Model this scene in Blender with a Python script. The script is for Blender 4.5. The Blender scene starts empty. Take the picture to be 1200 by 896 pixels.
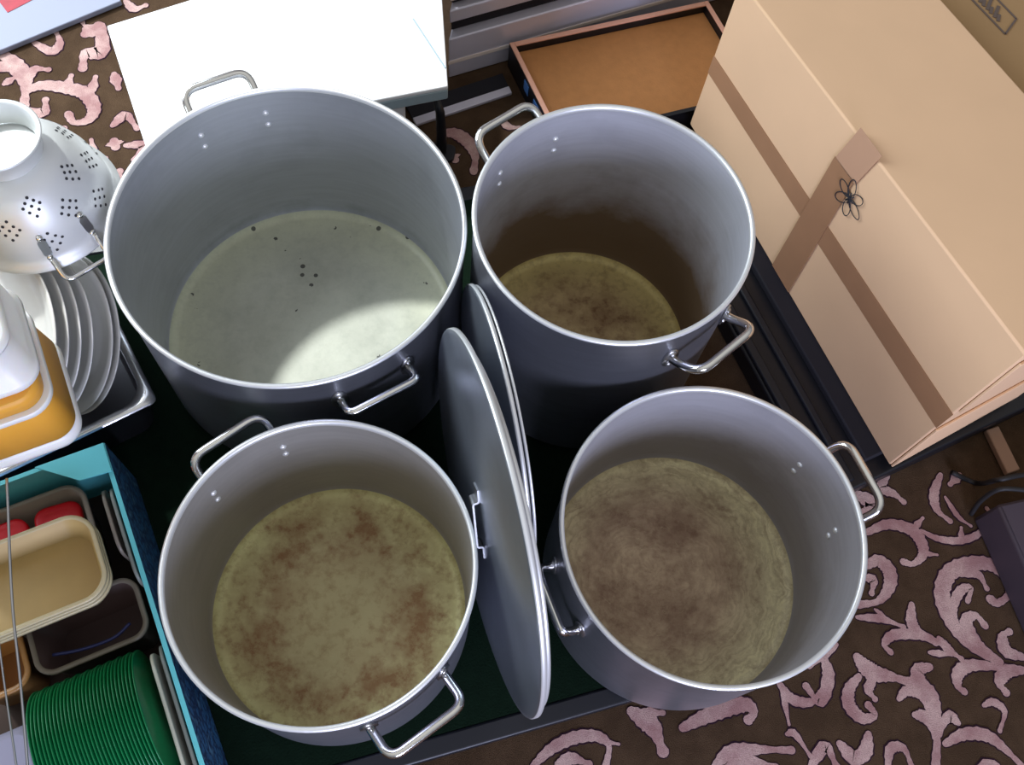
import bpy, bmesh, math, random
from mathutils import Vector, Matrix
R = math.radians
random.seed(7)
C = bpy.context.scene.collection

# ------------------------------------------------------------------ camera
CAM_F, CAM_T, CAM_R, CAM_H = 1134.48, R(24.6935), R(9.3413), 1.4
_F = Vector((0, math.sin(CAM_T), -math.cos(CAM_T)))
_r0 = Vector((1, 0, 0)); _u0 = Vector((0, math.cos(CAM_T), math.sin(CAM_T)))
_r = _r0 * math.cos(CAM_R) + _u0 * math.sin(CAM_R)
_u = -_r0 * math.sin(CAM_R) + _u0 * math.cos(CAM_R)
EYE = Vector((0, 0, CAM_H))

def ray(x, y):
    return _r * ((x - 600) / CAM_F) - _u * ((y - 448) / CAM_F) + _F

def at(x, y, z=0.0):            # measured point of the photograph -> place in the room at height z
    d = ray(x, y)
    return EYE + d * ((z - CAM_H) / d.z)

def onplane(x, y, P, n):
    d = ray(x, y)
    return EYE + d * ((P - EYE).dot(n) / d.dot(n))

def proj(P):
    d = P - EYE; k = d.dot(_F)
    return 600 + CAM_F * d.dot(_r) / k, 448 - CAM_F * d.dot(_u) / k

cd = bpy.data.cameras.new('camera'); cam = bpy.data.objects.new('camera', cd); C.objects.link(cam)
cam.location = EYE
cam.matrix_world = Matrix.Translation(EYE) @ Matrix((_r, _u, -_F)).transposed().to_4x4()
cd.sensor_fit = 'HORIZONTAL'; cd.sensor_width = 36; cd.lens = 36 * CAM_F / 1200
cd.clip_start = .02
bpy.context.scene.camera = cam

# ------------------------------------------------------------------ materials
def new_mat(name):
    m = bpy.data.materials.new(name); m.use_nodes = True
    return m, m.node_tree, m.node_tree.nodes['Principled BSDF']

def srgb(r, g, b):
    f = lambda c: c / 12.92 if c <= .04045 else ((c + .055) / 1.055) ** 2.4
    return (f(r / 255), f(g / 255), f(b / 255), 1)

def mat(name, col, rough=.5, metal=0, bump=0, bscale=80, noise=0, nscale=12, trans=0, sss=0, ior=1.45, coat=0, spec=None):
    m, nt, b = new_mat(name)
    b.inputs['Base Color'].default_value = col
    b.inputs['Roughness'].default_value = rough
    b.inputs['Metallic'].default_value = metal
    b.inputs['IOR'].default_value = ior
    b.inputs['Transmission Weight'].default_value = trans
    b.inputs['Coat Weight'].default_value = coat
    if spec is not None: b.inputs['Specular IOR Level'].default_value = spec
    if sss:
        b.inputs['Subsurface Weight'].default_value = sss
        b.inputs['Subsurface Radius'].default_value = (.03, .02, .01)
        b.inputs['Subsurface Scale'].default_value = .5
    tc = nt.nodes.new('ShaderNodeTexCoord')
    if noise:
        n = nt.nodes.new('ShaderNodeTexNoise'); n.inputs['Scale'].default_value = nscale; n.inputs['Detail'].default_value = 6
        nt.links.new(tc.outputs['Object'], n.inputs['Vector'])
        mx = nt.nodes.new('ShaderNodeMix'); mx.data_type = 'RGBA'
        mx.inputs[6].default_value = tuple(c * (1 - noise) for c in col[:3]) + (1,)
        mx.inputs[7].default_value = tuple(min(1, c * (1 + noise)) for c in col[:3]) + (1,)
        nt.links.new(n.outputs['Fac'], mx.inputs[0]); nt.links.new(mx.outputs[2], b.inputs['Base Color'])
    if bump:
        n = nt.nodes.new('ShaderNodeTexNoise'); n.inputs['Scale'].default_value = bscale; n.inputs['Detail'].default_value = 4
        nt.links.new(tc.outputs['Object'], n.inputs['Vector'])
        bp = nt.nodes.new('ShaderNodeBump'); bp.inputs['Strength'].default_value = bump; bp.inputs['Distance'].default_value = .003
        nt.links.new(n.outputs['Fac'], bp.inputs['Height']); nt.links.new(bp.outputs['Normal'], b.inputs['Normal'])
    return m

class NT:
    """small node helper"""
    def __init__(s, nt): s.nt = nt
    def node(s, t, **k):
        n = s.nt.nodes.new(t)
        for a, v in k.items(): setattr(n, a, v)
        return n
    def link(s, a, b): s.nt.links.new(a, b)
    def math(s, op, a, b=None, clamp=False):
        n = s.node('ShaderNodeMath', operation=op); n.use_clamp = clamp
        for i, v in enumerate((a, b)):
            if v is None: continue
            if isinstance(v, (int, float)): n.inputs[i].default_value = v
            else: s.link(v, n.inputs[i])
        return n.outputs[0]
    def noise(s, vec, scale, detail=4, rough=.5):
        n = s.node('ShaderNodeTexNoise'); n.inputs['Scale'].default_value = scale
        n.inputs['Detail'].default_value = detail; n.inputs['Roughness'].default_value = rough
        s.link(vec, n.inputs['Vector']); return n.outputs['Fac']
    def ramp(s, fac, stops):
        n = s.node('ShaderNodeValToRGB'); e = n.color_ramp.elements
        while len(e) < len(stops): e.new(.5)
        for el, (p, c) in zip(e, stops):
            el.position = p; el.color = c if len(c) == 4 else (*c, 1)
        s.link(fac, n.inputs[0]); return n.outputs[0]
    def mix(s, fac, a, b):
        n = s.node('ShaderNodeMix', data_type='RGBA')
        if isinstance(fac, (int, float)): n.inputs[0].default_value = fac
        else: s.link(fac, n.inputs[0])
        for i, v in ((6, a), (7, b)):
            if isinstance(v, tuple): n.inputs[i].default_value = v
            else: s.link(v, n.inputs[i])
        return n.outputs[2]

def alu_wall(name, col, rough=.36, metal=.9, stain=None, H=.3, off=0.0):
    """brushed aluminium; stain = (colour, z_top, z_soft, amount) a tide mark of burnt food"""
    m, nt, b = new_mat(name); N = NT(nt)
    tc = N.node('ShaderNodeTexCoord')
    mp = N.node('ShaderNodeMapping'); N.link(tc.outputs['Object'], mp.inputs[0])
    mp.inputs['Location'].default_value = (off, off, 0)
    v = mp.outputs[0]
    ms = N.node('ShaderNodeMapping'); ms.inputs['Scale'].default_value = (1, 1, 14); N.link(v, ms.inputs[0])
    st = N.noise(ms.outputs[0], 9, 6, .6)
    blot = N.noise(v, 11, 5, .6)
    base = N.mix(st, tuple(c * .84 for c in col[:3]) + (1,), tuple(min(1, c * 1.14) for c in col[:3]) + (1,))
    base = N.mix(N.math('MULTIPLY', N.math('SUBTRACT', blot, .5, True), 1.2, True), base, tuple(c * .6 for c in col[:3]) + (1,))
    b.inputs['Metallic'].default_value = metal
    if stain:
        sc, zt, zs, am = stain
        sp = N.node('ShaderNodeSeparateXYZ'); N.link(tc.outputs['Object'], sp.inputs[0])
        z = N.math('ADD', sp.outputs[2], N.math('MULTIPLY', N.math('SUBTRACT', blot, .5), .16))
        f = N.math('MULTIPLY', N.math('DIVIDE', N.math('SUBTRACT', zt, z), zs, True), am, True)
        base = N.mix(f, base, sc)
        mt = N.math('SUBTRACT', metal, N.math('MULTIPLY', f, metal * .75)); N.link(mt, b.inputs['Metallic'])
        N.link(N.math('ADD', rough, N.math('MULTIPLY', f, .25)), b.inputs['Roughness'])
    else:
        N.link(N.math('ADD', rough - .05, N.math('MULTIPLY', blot, .12)), b.inputs['Roughness'])
    N.link(base, b.inputs['Base Color'])
    bp = N.node('ShaderNodeBump'); bp.inputs['Strength'].default_value = .12; bp.inputs['Distance'].default_value = .001
    N.link(st, bp.inputs['Height']); N.link(bp.outputs[0], b.inputs['Normal'])
    return m

def pot_floor(name, edge, mid, dark, rad, ring=.6, ringw=.3, amount=.8, specks=0, swirl=0, seed=0.0, metal=.25, rough=.5, centre=(0, 0)):
    """limescaled pan floor with a burnt ring"""
    m, nt, b = new_mat(name); N = NT(nt)
    tc = N.node('ShaderNodeTexCoord')
    mp = N.node('ShaderNodeMapping'); mp.inputs['Location'].default_value = (seed, seed * .7, 0); N.link(tc.outputs['Object'], mp.inputs[0])
    v = mp.outputs[0]
    sp = N.node('ShaderNodeSeparateXYZ'); N.link(tc.outputs['Object'], sp.inputs[0])
    x = N.math('SUBTRACT', sp.outputs[0], centre[0]); y = N.math('SUBTRACT', sp.outputs[1], centre[1])
    r = N.math('DIVIDE', N.math('SQRT', N.math('ADD', N.math('MULTIPLY', x, x), N.math('MULTIPLY', y, y))), rad)
    n1 = N.noise(v, 13, 7, .62); n2 = N.noise(v, 60, 6, .7); n3 = N.noise(v, 220, 3, .7)
    d = N.math('DIVIDE', N.math('ABSOLUTE', N.math('SUBTRACT', r, ring)), ringw, True)
    f = N.math('SUBTRACT', 1, d, True)
    f = N.math('MULTIPLY', f, N.math('MULTIPLY', N.math('SUBTRACT', n1, .36, True), 4.2, True), True)
    f = N.math('MULTIPLY', N.math('ADD', f, N.math('MULTIPLY', N.math('SUBTRACT', n2, .47, True), 2.4)), amount, True)
    base = N.mix(N.math('MULTIPLY', N.math('SUBTRACT', r, .55, True), 2.4, True), mid, edge)
    base = N.mix(f, base, dark)
    if swirl:       # curved scouring marks
        cb = N.node('ShaderNodeCombineXYZ'); rw = N.math('ADD', r, N.math('MULTIPLY', n1, .35)); N.link(N.math('MULTIPLY', rw, 30), cb.inputs[0]); N.link(N.math('MULTIPLY', N.math('ARCTAN2', y, x), 3.2), cb.inputs[1])
        sw = N.noise(cb.outputs[0], 1.0, 5, .65)
        base = N.mix(N.math('MULTIPLY', N.math('SUBTRACT', sw, .42, True), 5 * swirl, True), base, dark)
        cb2 = N.node('ShaderNodeCombineXYZ'); N.link(N.math('MULTIPLY', N.math('SUBTRACT', r, N.math('MULTIPLY', n1, .3)), 52), cb2.inputs[0]); N.link(N.math('MULTIPLY', N.math('ARCTAN2', y, x), 2.3), cb2.inputs[1])
        sw2 = N.noise(cb2.outputs[0], 1.3, 4, .6)
        base = N.mix(N.math('MULTIPLY', N.math('SUBTRACT', sw2, .62, True), 2.2, True), base, edge)
    base = N.mix(N.math('MULTIPLY', n3, .35), base, tuple(c * .55 for c in edge[:3]) + (1,))
    if specks:
        vo = N.node('ShaderNodeTexVoronoi'); vo.inputs['Scale'].default_value = 42; N.link(v, vo.inputs['Vector'])
        dots = N.math('MULTIPLY', N.math('LESS_THAN', vo.outputs['Distance'], .17), N.math('GREATER_THAN', n1, .56))
        base = N.mix(N.math('MULTIPLY', dots, specks), base, (.03, .03, .025, 1))
    N.link(base, b.inputs['Base Color'])
    b.inputs['Metallic'].default_value = metal; b.inputs['Roughness'].default_value = rough
    bp = N.node('ShaderNodeBump'); bp.inputs['Strength'].default_value = .15; bp.inputs['Distance'].default_value = .001
    N.link(n2, bp.inputs['Height']); N.link(bp.outputs[0], b.inputs['Normal'])
    return m

M = {}
M['alu_out'] = alu_wall('aluminium_outer', (.47, .48, .53, 1), .34)
M['alu_rim'] = mat('aluminium_rim', (.86, .87, .86, 1), .38, .6)  # whitened so the rims carry a bright highlight line in their colour
M['lid_alu'] = alu_wall('aluminium_lid', (.42, .46, .52, 1), .36, .9)
M['steel'] = mat('polished_steel', (.80, .80, .78, 1), .13, 1)
M['steel_dull'] = mat('dull_steel', (.50, .50, .50, 1), .35, 1)
M['white'] = mat('white_enamel', (.86, .87, .88, 1), .4, noise=.03)
M['white_edge'] = mat('edge_shade_and_seam', (.33, .42, .46, 1), .45)  # shade on the white lid's edge put into the colour; also the seam line
M['black'] = mat('black_plastic', (.008, .008, .011, 1), .38)
M['black_matt'] = mat('black_matt', (.008, .007, .012, 1), .8)
M['rubber'] = mat('black_rubber', (.012, .011, .012, 1), .6)
M['grey_metal'] = mat('grey_painted_metal', srgb(214, 212, 226), .4, .3, noise=.08, nscale=6)
M['tan_line'] = mat('worn_tan_paint', srgb(236, 224, 216), .5)
M['hardboard'] = mat('brown_hardboard', srgb(178, 122, 70), .7, noise=.16, nscale=60, bump=.2, bscale=300)
M['wood_rim'] = mat('tray_wood_rim', srgb(226, 170, 146), .6, noise=.12, nscale=30)
M['cardboard'] = mat('cardboard', srgb(230, 190, 150), .75, noise=.05, nscale=9, bump=.08, bscale=40)
M['cardboard2'] = mat('cardboard_aged', srgb(168, 134, 92), .8, noise=.10, nscale=9)
M['tape'] = mat('brown_parcel_tape', srgb(166, 124, 92), .35, noise=.10, nscale=18)
M['tape_clear'] = mat('pale_parcel_tape', srgb(198, 156, 126), .22)
M['ink'] = mat('black_ink', (.02, .02, .025, 1), .6)
M['ink_soft'] = mat('grey_ink', (.14, .10, .08, 1), .7)
M['baize'] = mat('dark_green_baize', (.004, .012, .006, 1), .95, bump=.4, bscale=400, noise=.3, nscale=60, spec=.1)
M['board_rim'] = mat('black_board_rim', (.009, .010, .015, 1), .42)
M['china'] = mat('white_china', (.62, .61, .56, 1), .25, coat=.3)
M['pan_in'] = mat('stainless_pan', (.78, .79, .80, 1), .25, 1)
M['pan_shaded'] = mat('stainless_pan_shaded', (.16, .16, .18, 1), .35, .9)  # same steel, darkened in colour for the shade below the rim
M['colander'] = mat('colander_aluminium', (.70, .72, .70, 1), .42, .35, noise=.06)
M['dark_hole'] = mat('perforation', (.03, .03, .035, 1), .8)
M['tub'] = mat('frosted_tub_plastic', (.86, .80, .62, 1), .35, sss=.5, noise=.03)
M['tub_lid'] = mat('frosted_lid_plastic', (.88, .86, .80, 1), .35, sss=.3)
M['orange'] = mat('orange_filling', srgb(240, 172, 62), .5, sss=.3, noise=.08, nscale=9)
M['turq'] = mat('turquoise_card', srgb(96, 190, 196), .6, noise=.05)
M['box_floor'] = mat('brown_card', srgb(60, 44, 36), .8)
M['pale_plastic'] = mat('pale_plastic', srgb(178, 166, 130), .4, sss=.2, noise=.06)
M['pale_inner'] = mat('pale_plastic_base', srgb(176, 150, 96), .45, noise=.18, nscale=14)
M['amber'] = mat('amber_plastic', srgb(170, 122, 66), .4, trans=.2, noise=.08)
M['clear_plastic'] = mat('cloudy_plastic', srgb(150, 140, 126), .3, trans=.35)
M['grey_plastic'] = mat('grey_plastic', srgb(120, 124, 118), .4)
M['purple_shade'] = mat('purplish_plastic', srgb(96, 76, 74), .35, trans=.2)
M['red'] = mat('red_plastic', srgb(196, 10, 26), .4, noise=.15, nscale=20)
M['bluelid'] = mat('blue_plastic', srgb(50, 58, 110), .4)
M['green'] = mat('green_plastic', srgb(10, 112, 62), .28, noise=.12, nscale=30)
M['cream'] = mat('cream_plastic', srgb(186, 186, 168), .45)
M['lilac'] = mat('lilac_cloth', srgb(150, 146, 165), .8)
M['paper'] = mat('leaflet_white', (.24, .26, .34, 1), .6)
M['paper_red'] = mat('leaflet_red', srgb(150, 16, 40), .6, noise=.4, nscale=60)
M['label_blue'] = mat('blue_label', srgb(70, 120, 190), .5)
M['darkbox'] = mat('dark_purple_case', srgb(66, 56, 66), .6)
M['beige'] = mat('beige_strip', srgb(150, 118, 96), .6)

# carpet
def carpet_mat(name, a, b_, dark):
    m, nt, b = new_mat(name); N = NT(nt); tc = N.node('ShaderNodeTexCoord'); v = tc.outputs['Object']
    n1 = N.noise(v, 700, 3, .7); n2 = N.noise(v, 22, 4, .6)
    c = N.mix(N.math('MULTIPLY', N.math('SUBTRACT', n2, .38, True), 4, True), a, b_)
    c = N.mix(N.math('MULTIPLY', N.math('SUBTRACT', n1, .45, True), 3, True), c, dark)
    N.link(c, b.inputs['Base Color']); b.inputs['Roughness'].default_value = .95; b.inputs['Specular IOR Level'].default_value = .1
    bp = N.node('ShaderNodeBump'); bp.inputs['Strength'].default_value = .8; bp.inputs['Distance'].default_value = .004
    N.link(n1, bp.inputs['Height']); N.link(bp.outputs[0], b.inputs['Normal'])
    return m
M['carpet'] = carpet_mat('carpet_brown', srgb(78, 60, 44), srgb(92, 72, 54), srgb(56, 42, 32))
M['carpet_pink'] = carpet_mat('carpet_pink', srgb(178, 136, 134), srgb(222, 190, 182), srgb(160, 120, 118))
M['carpet_edge'] = carpet_mat('carpet_plum', srgb(52, 32, 46), srgb(60, 36, 50), srgb(40, 24, 36))

# printed side of the blue box
m, nt, b = new_mat('blue_printed_card'); N = NT(nt); tc = N.node('ShaderNodeTexCoord')
vo = N.node('ShaderNodeTexVoronoi'); vo.inputs['Scale'].default_value = 70; N.link(tc.outputs['Object'], vo.inputs['Vector'])
N.link(N.ramp(vo.outputs['Distance'], [(0, srgb(30, 56, 96)), (.35, srgb(64, 122, 164)), (.6, srgb(26, 44, 84)), (1, srgb(96, 150, 180))]), b.inputs['Base Color'])
b.inputs['Roughness'].default_value = .5
M['blue_print'] = m

# ------------------------------------------------------------------ geometry helpers
class MB:
    def __init__(s): s.v = []; s.f = []; s.m = []; s.sm = []
    def add(s, vs, fs, mi=0, smooth=False):
        o = len(s.v); s.v += [Vector(p) for p in vs]
        for f in fs: s.f.append([i + o for i in f]); s.m.append(mi); s.sm.append(smooth)
        return s
    def build(s, name, mats, parent=None, bevel=0, seg=2, matrix=None, sharp=True):
        me = bpy.data.meshes.new(name); me.from_pydata([tuple(p) for p in s.v], [], s.f)
        for mm in (mats if isinstance(mats, (list, tuple)) else [mats]): me.materials.append(mm)
        me.polygons.foreach_set('material_index', s.m); me.polygons.foreach_set('use_smooth', s.sm)
        me.update()
        bm = bmesh.new(); bm.from_mesh(me); bmesh.ops.remove_doubles(bm, verts=bm.verts, dist=1e-6)
        bmesh.ops.recalc_face_normals(bm, faces=bm.faces); bm.to_mesh(me); bm.free()
        o = bpy.data.objects.new(name, me); C.objects.link(o)
        if parent is not None: o.parent = parent
        if matrix is not None: o.matrix_local = matrix
        if bevel:
            md = o.modifiers.new('bevel', 'BEVEL'); md.width = bevel; md.segments = seg; md.limit_method = 'ANGLE'; md.angle_limit = R(40)
            me.polygons.foreach_set('use_smooth', [True] * len(me.polygons))
            me.set_sharp_from_angle(angle=R(60))
        return o
    def box(s, x0, x1, y0, y1, z0, z1, mi=0):
        v = [(x, y, z) for z in (z0, z1) for x, y in ((x0, y0), (x1, y0), (x1, y1), (x0, y1))]
        return s.add(v, [(3, 2, 1, 0), (4, 5, 6, 7), (0, 1, 5, 4), (1, 2, 6, 5), (2, 3, 7, 6), (3, 0, 4, 7)], mi)
    def prism(s, poly, z0, z1, mi=0, top=None):
        n = len(poly); top = top or [(p[0], p[1], z1) for p in poly]
        v = [(p[0], p[1], z0) for p in poly] + [(p[0], p[1], p[2]) for p in top]
        f = [tuple(range(n))[::-1], tuple(range(n, 2 * n))] + [(i, (i + 1) % n, n + (i + 1) % n, n + i) for i in range(n)]
        return s.add(v, f, mi)
    def lathe(s, prof, seg=96, mi=0, smooth=True, mis=None, closed=False, cx=0, cy=0):
        vs = []; fs = []
        ring = []
        for (r, z) in prof:
            if r < 1e-6: ring.append([len(vs)]); vs.append((cx, cy, z))
            else:
                ring.append(list(range(len(vs), len(vs) + seg)))
                vs += [(cx + r * math.cos(2 * math.pi * k / seg), cy + r * math.sin(2 * math.pi * k / seg), z) for k in range(seg)]
        o = len(s.v); s.v += [Vector(p) for p in vs]
        for i in range(len(prof) - 1):
            a, b = ring[i], ring[i + 1]; m_ = mis[i] if mis else mi
            for k in range(seg if len(a) + len(b) > 2 else 0):
                k2 = (k + 1) % seg
                if len(a) == 1: f = [a[0], b[k], b[k2]]
                elif len(b) == 1: f = [a[k], a[k2], b[0]]
                else: f = [a[k], a[k2], b[k2], b[k]]
                s.f.append([j + o for j in f]); s.m.append(m_); s.sm.append(smooth)
        return s
    def tube(s, pts, r, seg=12, mi=0, closed=False):
        pts = [Vector(p) for p in pts]; n = len(pts); rings = []
        rr = r if isinstance(r, (list, tuple)) else [r] * n
        up = None; o = len(s.v)
        for i, p in enumerate(pts):
            if closed: t = (pts[(i + 1) % n] - pts[i - 1]).normalized()
            else: t = (pts[min(i + 1, n - 1)] - pts[max(i - 1, 0)]).normalized()
            if up is None:
                up = t.orthogonal().normalized()
            up = (up - t * up.dot(t)).normalized(); w = t.cross(up)
            for k in range(seg):
                a = 2 * math.pi * k / seg
                s.v.append(p + (up * math.cos(a) + w * math.sin(a)) * rr[i])
        for i in range(n if closed else n - 1):
            for k in range(seg):
                a = o + i * seg; b = o + ((i + 1) % n) * seg; k2 = (k + 1) % seg
                s.f.append([a + k, a + k2, b + k2, b + k]); s.m.append(mi); s.sm.append(True)
        if not closed:
            s.f.append([o + k for k in range(seg)][::-1]); s.m.append(mi); s.sm.append(False)
            s.f.append([o + (n - 1) * seg + k for k in range(seg)]); s.m.append(mi); s.sm.append(False)
        return s

def rounded(pts, rad, n=7):
    """polyline with its inner corners rounded"""
    pts = [Vector(p) for p in pts]; out = [pts[0]]
    for i in range(1, len(pts) - 1):
        a, b, c = pts[i - 1], pts[i], pts[i + 1]
        r = min(rad, (a - b).length * .49, (c - b).length * .49)
        p0 = b + (a - b).normalized() * r; p1 = b + (c - b).normalized() * r
        for k in range(n + 1):
            t = k / n; out.append(p0 * (1 - t) ** 2 + b * 2 * t * (1 - t) + p1 * t * t)
    out.append(pts[-1]); return out

def rrect(w, d, r, n=8):
    out = []
    for cx, cy, a0 in ((w / 2 - r, d / 2 - r, 0), (-w / 2 + r, d / 2 - r, 90), (-w / 2 + r, -d / 2 + r, 180), (w / 2 - r, -d / 2 + r, 270)):
        for k in range(n + 1):
            a = R(a0 + 90 * k / n); out.append((cx + r * math.cos(a), cy + r * math.sin(a)))
    return out

def loft(mb, loops, mi=0, cap0=True, cap1=True, mis=None):
    """loops: list of (list of xy, z)"""
    n = len(loops[0][0]); o = len(mb.v)
    for poly, z in loops: mb.v += [Vector((p[0], p[1], z)) for p in poly]
    for i in range(len(loops) - 1):
        for k in range(n):
            k2 = (k + 1) % n
            mb.f.append([o + i * n + k, o + i * n + k2, o + (i + 1) * n + k2, o + (i + 1) * n + k]); mb.m.append(mis[i] if mis else mi); mb.sm.append(True)
    if cap0: mb.f.append([o + k for k in range(n)][::-1]); mb.m.append(mis[0] if mis else mi); mb.sm.append(False)
    if cap1: mb.f.append([o + (len(loops) - 1) * n + k for k in range(n)]); mb.m.append(mis[-1] if mis else mi); mb.sm.append(False)
    return mb

def tag(o, label, cat, group=None, kind=None):
    if label: o['label'] = label
    if cat: o['category'] = cat
    if group: o['group'] = group
    if kind: o['kind'] = kind
    return o

def empty(name, loc, rz=0, label=None, cat=None, group=None):
    o = bpy.data.objects.new(name, None); C.objects.link(o); o.empty_display_size = .05
    o.location = loc; o.rotation_euler = (0, 0, rz)
    return tag(o, label, cat, group)

def copy_tree(o, parent=None):
    c = o.copy(); C.objects.link(c); c.parent = parent
    for ch in list(o.children): copy_tree(ch, c)
    return c

def frame(c, n, up=Vector((0, 0, 1))):
    z = Vector(n).normalized(); x = up.cross(z).normalized(); y = z.cross(x)
    return Matrix.Translation(c) @ Matrix((x, y, z)).transposed().to_4x4()

# ------------------------------------------------------------------ the room: carpet floor, unseen window wall that shapes the sun
FZ = -.030
fl = MB()
fl.box(-3.2, 3.2, -3.2, 3.2, FZ - .05, FZ, 0)

def catmull(pts, n=7):
    P = [Vector(p) for p in pts]
    if len(P) == 2: return [P[0].lerp(P[1], k / n) for k in range(n + 1)]
    Q = [P[0] * 2 - P[1]] + P + [P[-1] * 2 - P[-2]]; out = []
    for i in range(1, len(Q) - 2):
        a, b, c, d = Q[i - 1:i + 3]
        for k in range(n):
            t = k / n
            out.append(.5 * ((2 * b) + (c - a) * t + (2 * a - 5 * b + 4 * c - d) * t * t + (3 * b - a - 3 * c + d) * t ** 3))
    out.append(P[-1]); return out

rib_level = [0]
def ribbon(pts, w, edge=True):
    """a tapering leaf of the carpet's scroll pattern, pts in room metres"""
    c = catmull(pts); n = len(c)
    for layer in ((1, 0) if edge else (0,)):
        ww = w * (1.0 if layer == 0 else 1.0) + (.005 if layer else 0)
        rib_level[0] += 1
        z = FZ + .0004 + (.0005 if layer == 0 else 0) + (rib_level[0] % 60) * .000006
        L = []; Rr = []
        for i, p in enumerate(c):
            t = (c[min(i + 1, n - 1)] - c[max(i - 1, 0)]); t = Vector((t.x, t.y)).normalized() if t.length else Vector((1, 0))
            s = i / (n - 1); k = (.42 + .58 * math.sin(math.pi * min(1, s * 1.15 + .05)) if s < .86 else .42 + .58 * math.sin(math.pi * min(1, .86 * 1.15 + .05)) + (s - .86) * 1.2)
            k = max(.35, k) * (1 + .10 * math.sin(i * 2.4)); nn = Vector((-t.y, t.x)) * ww * .5 * k
            L.append((p.x + nn.x, p.y + nn.y, z)); Rr.append((p.x - nn.x, p.y - nn.y, z))
        # round end caps
        def cap(c0, dirv, l, r):
            h = (Vector(l) - Vector(r)) / 2; m_ = (Vector(l) + Vector(r)) / 2; k_ = h.length; dv = Vector((dirv.x, dirv.y, 0)).normalized() * k_
            return [tuple(m_ + h * math.cos(R(q)) + dv * math.sin(R(q))) for q in (36, 72, 108, 144)]
        vs = [q for pr in zip(L, Rr) for q in pr]
        fs = [(2 * i, 2 * i + 2, 2 * i + 3, 2 * i + 1) for i in range(n - 1)]
        b0 = len(vs); vs += cap(c[0], c[0] - c[1], L[0], Rr[0]); fs.append((0, b0, b0 + 1, b0 + 2, b0 + 3, 1)[::-1])
        b1 = len(vs); vs += cap(c[-1], c[-1] - c[-2], L[-1], Rr[-1]); fs.append((2 * n - 2, b1, b1 + 1, b1 + 2, b1 + 3, 2 * n - 1))
        fl.add(vs, fs, 2 if layer else 1)

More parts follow.
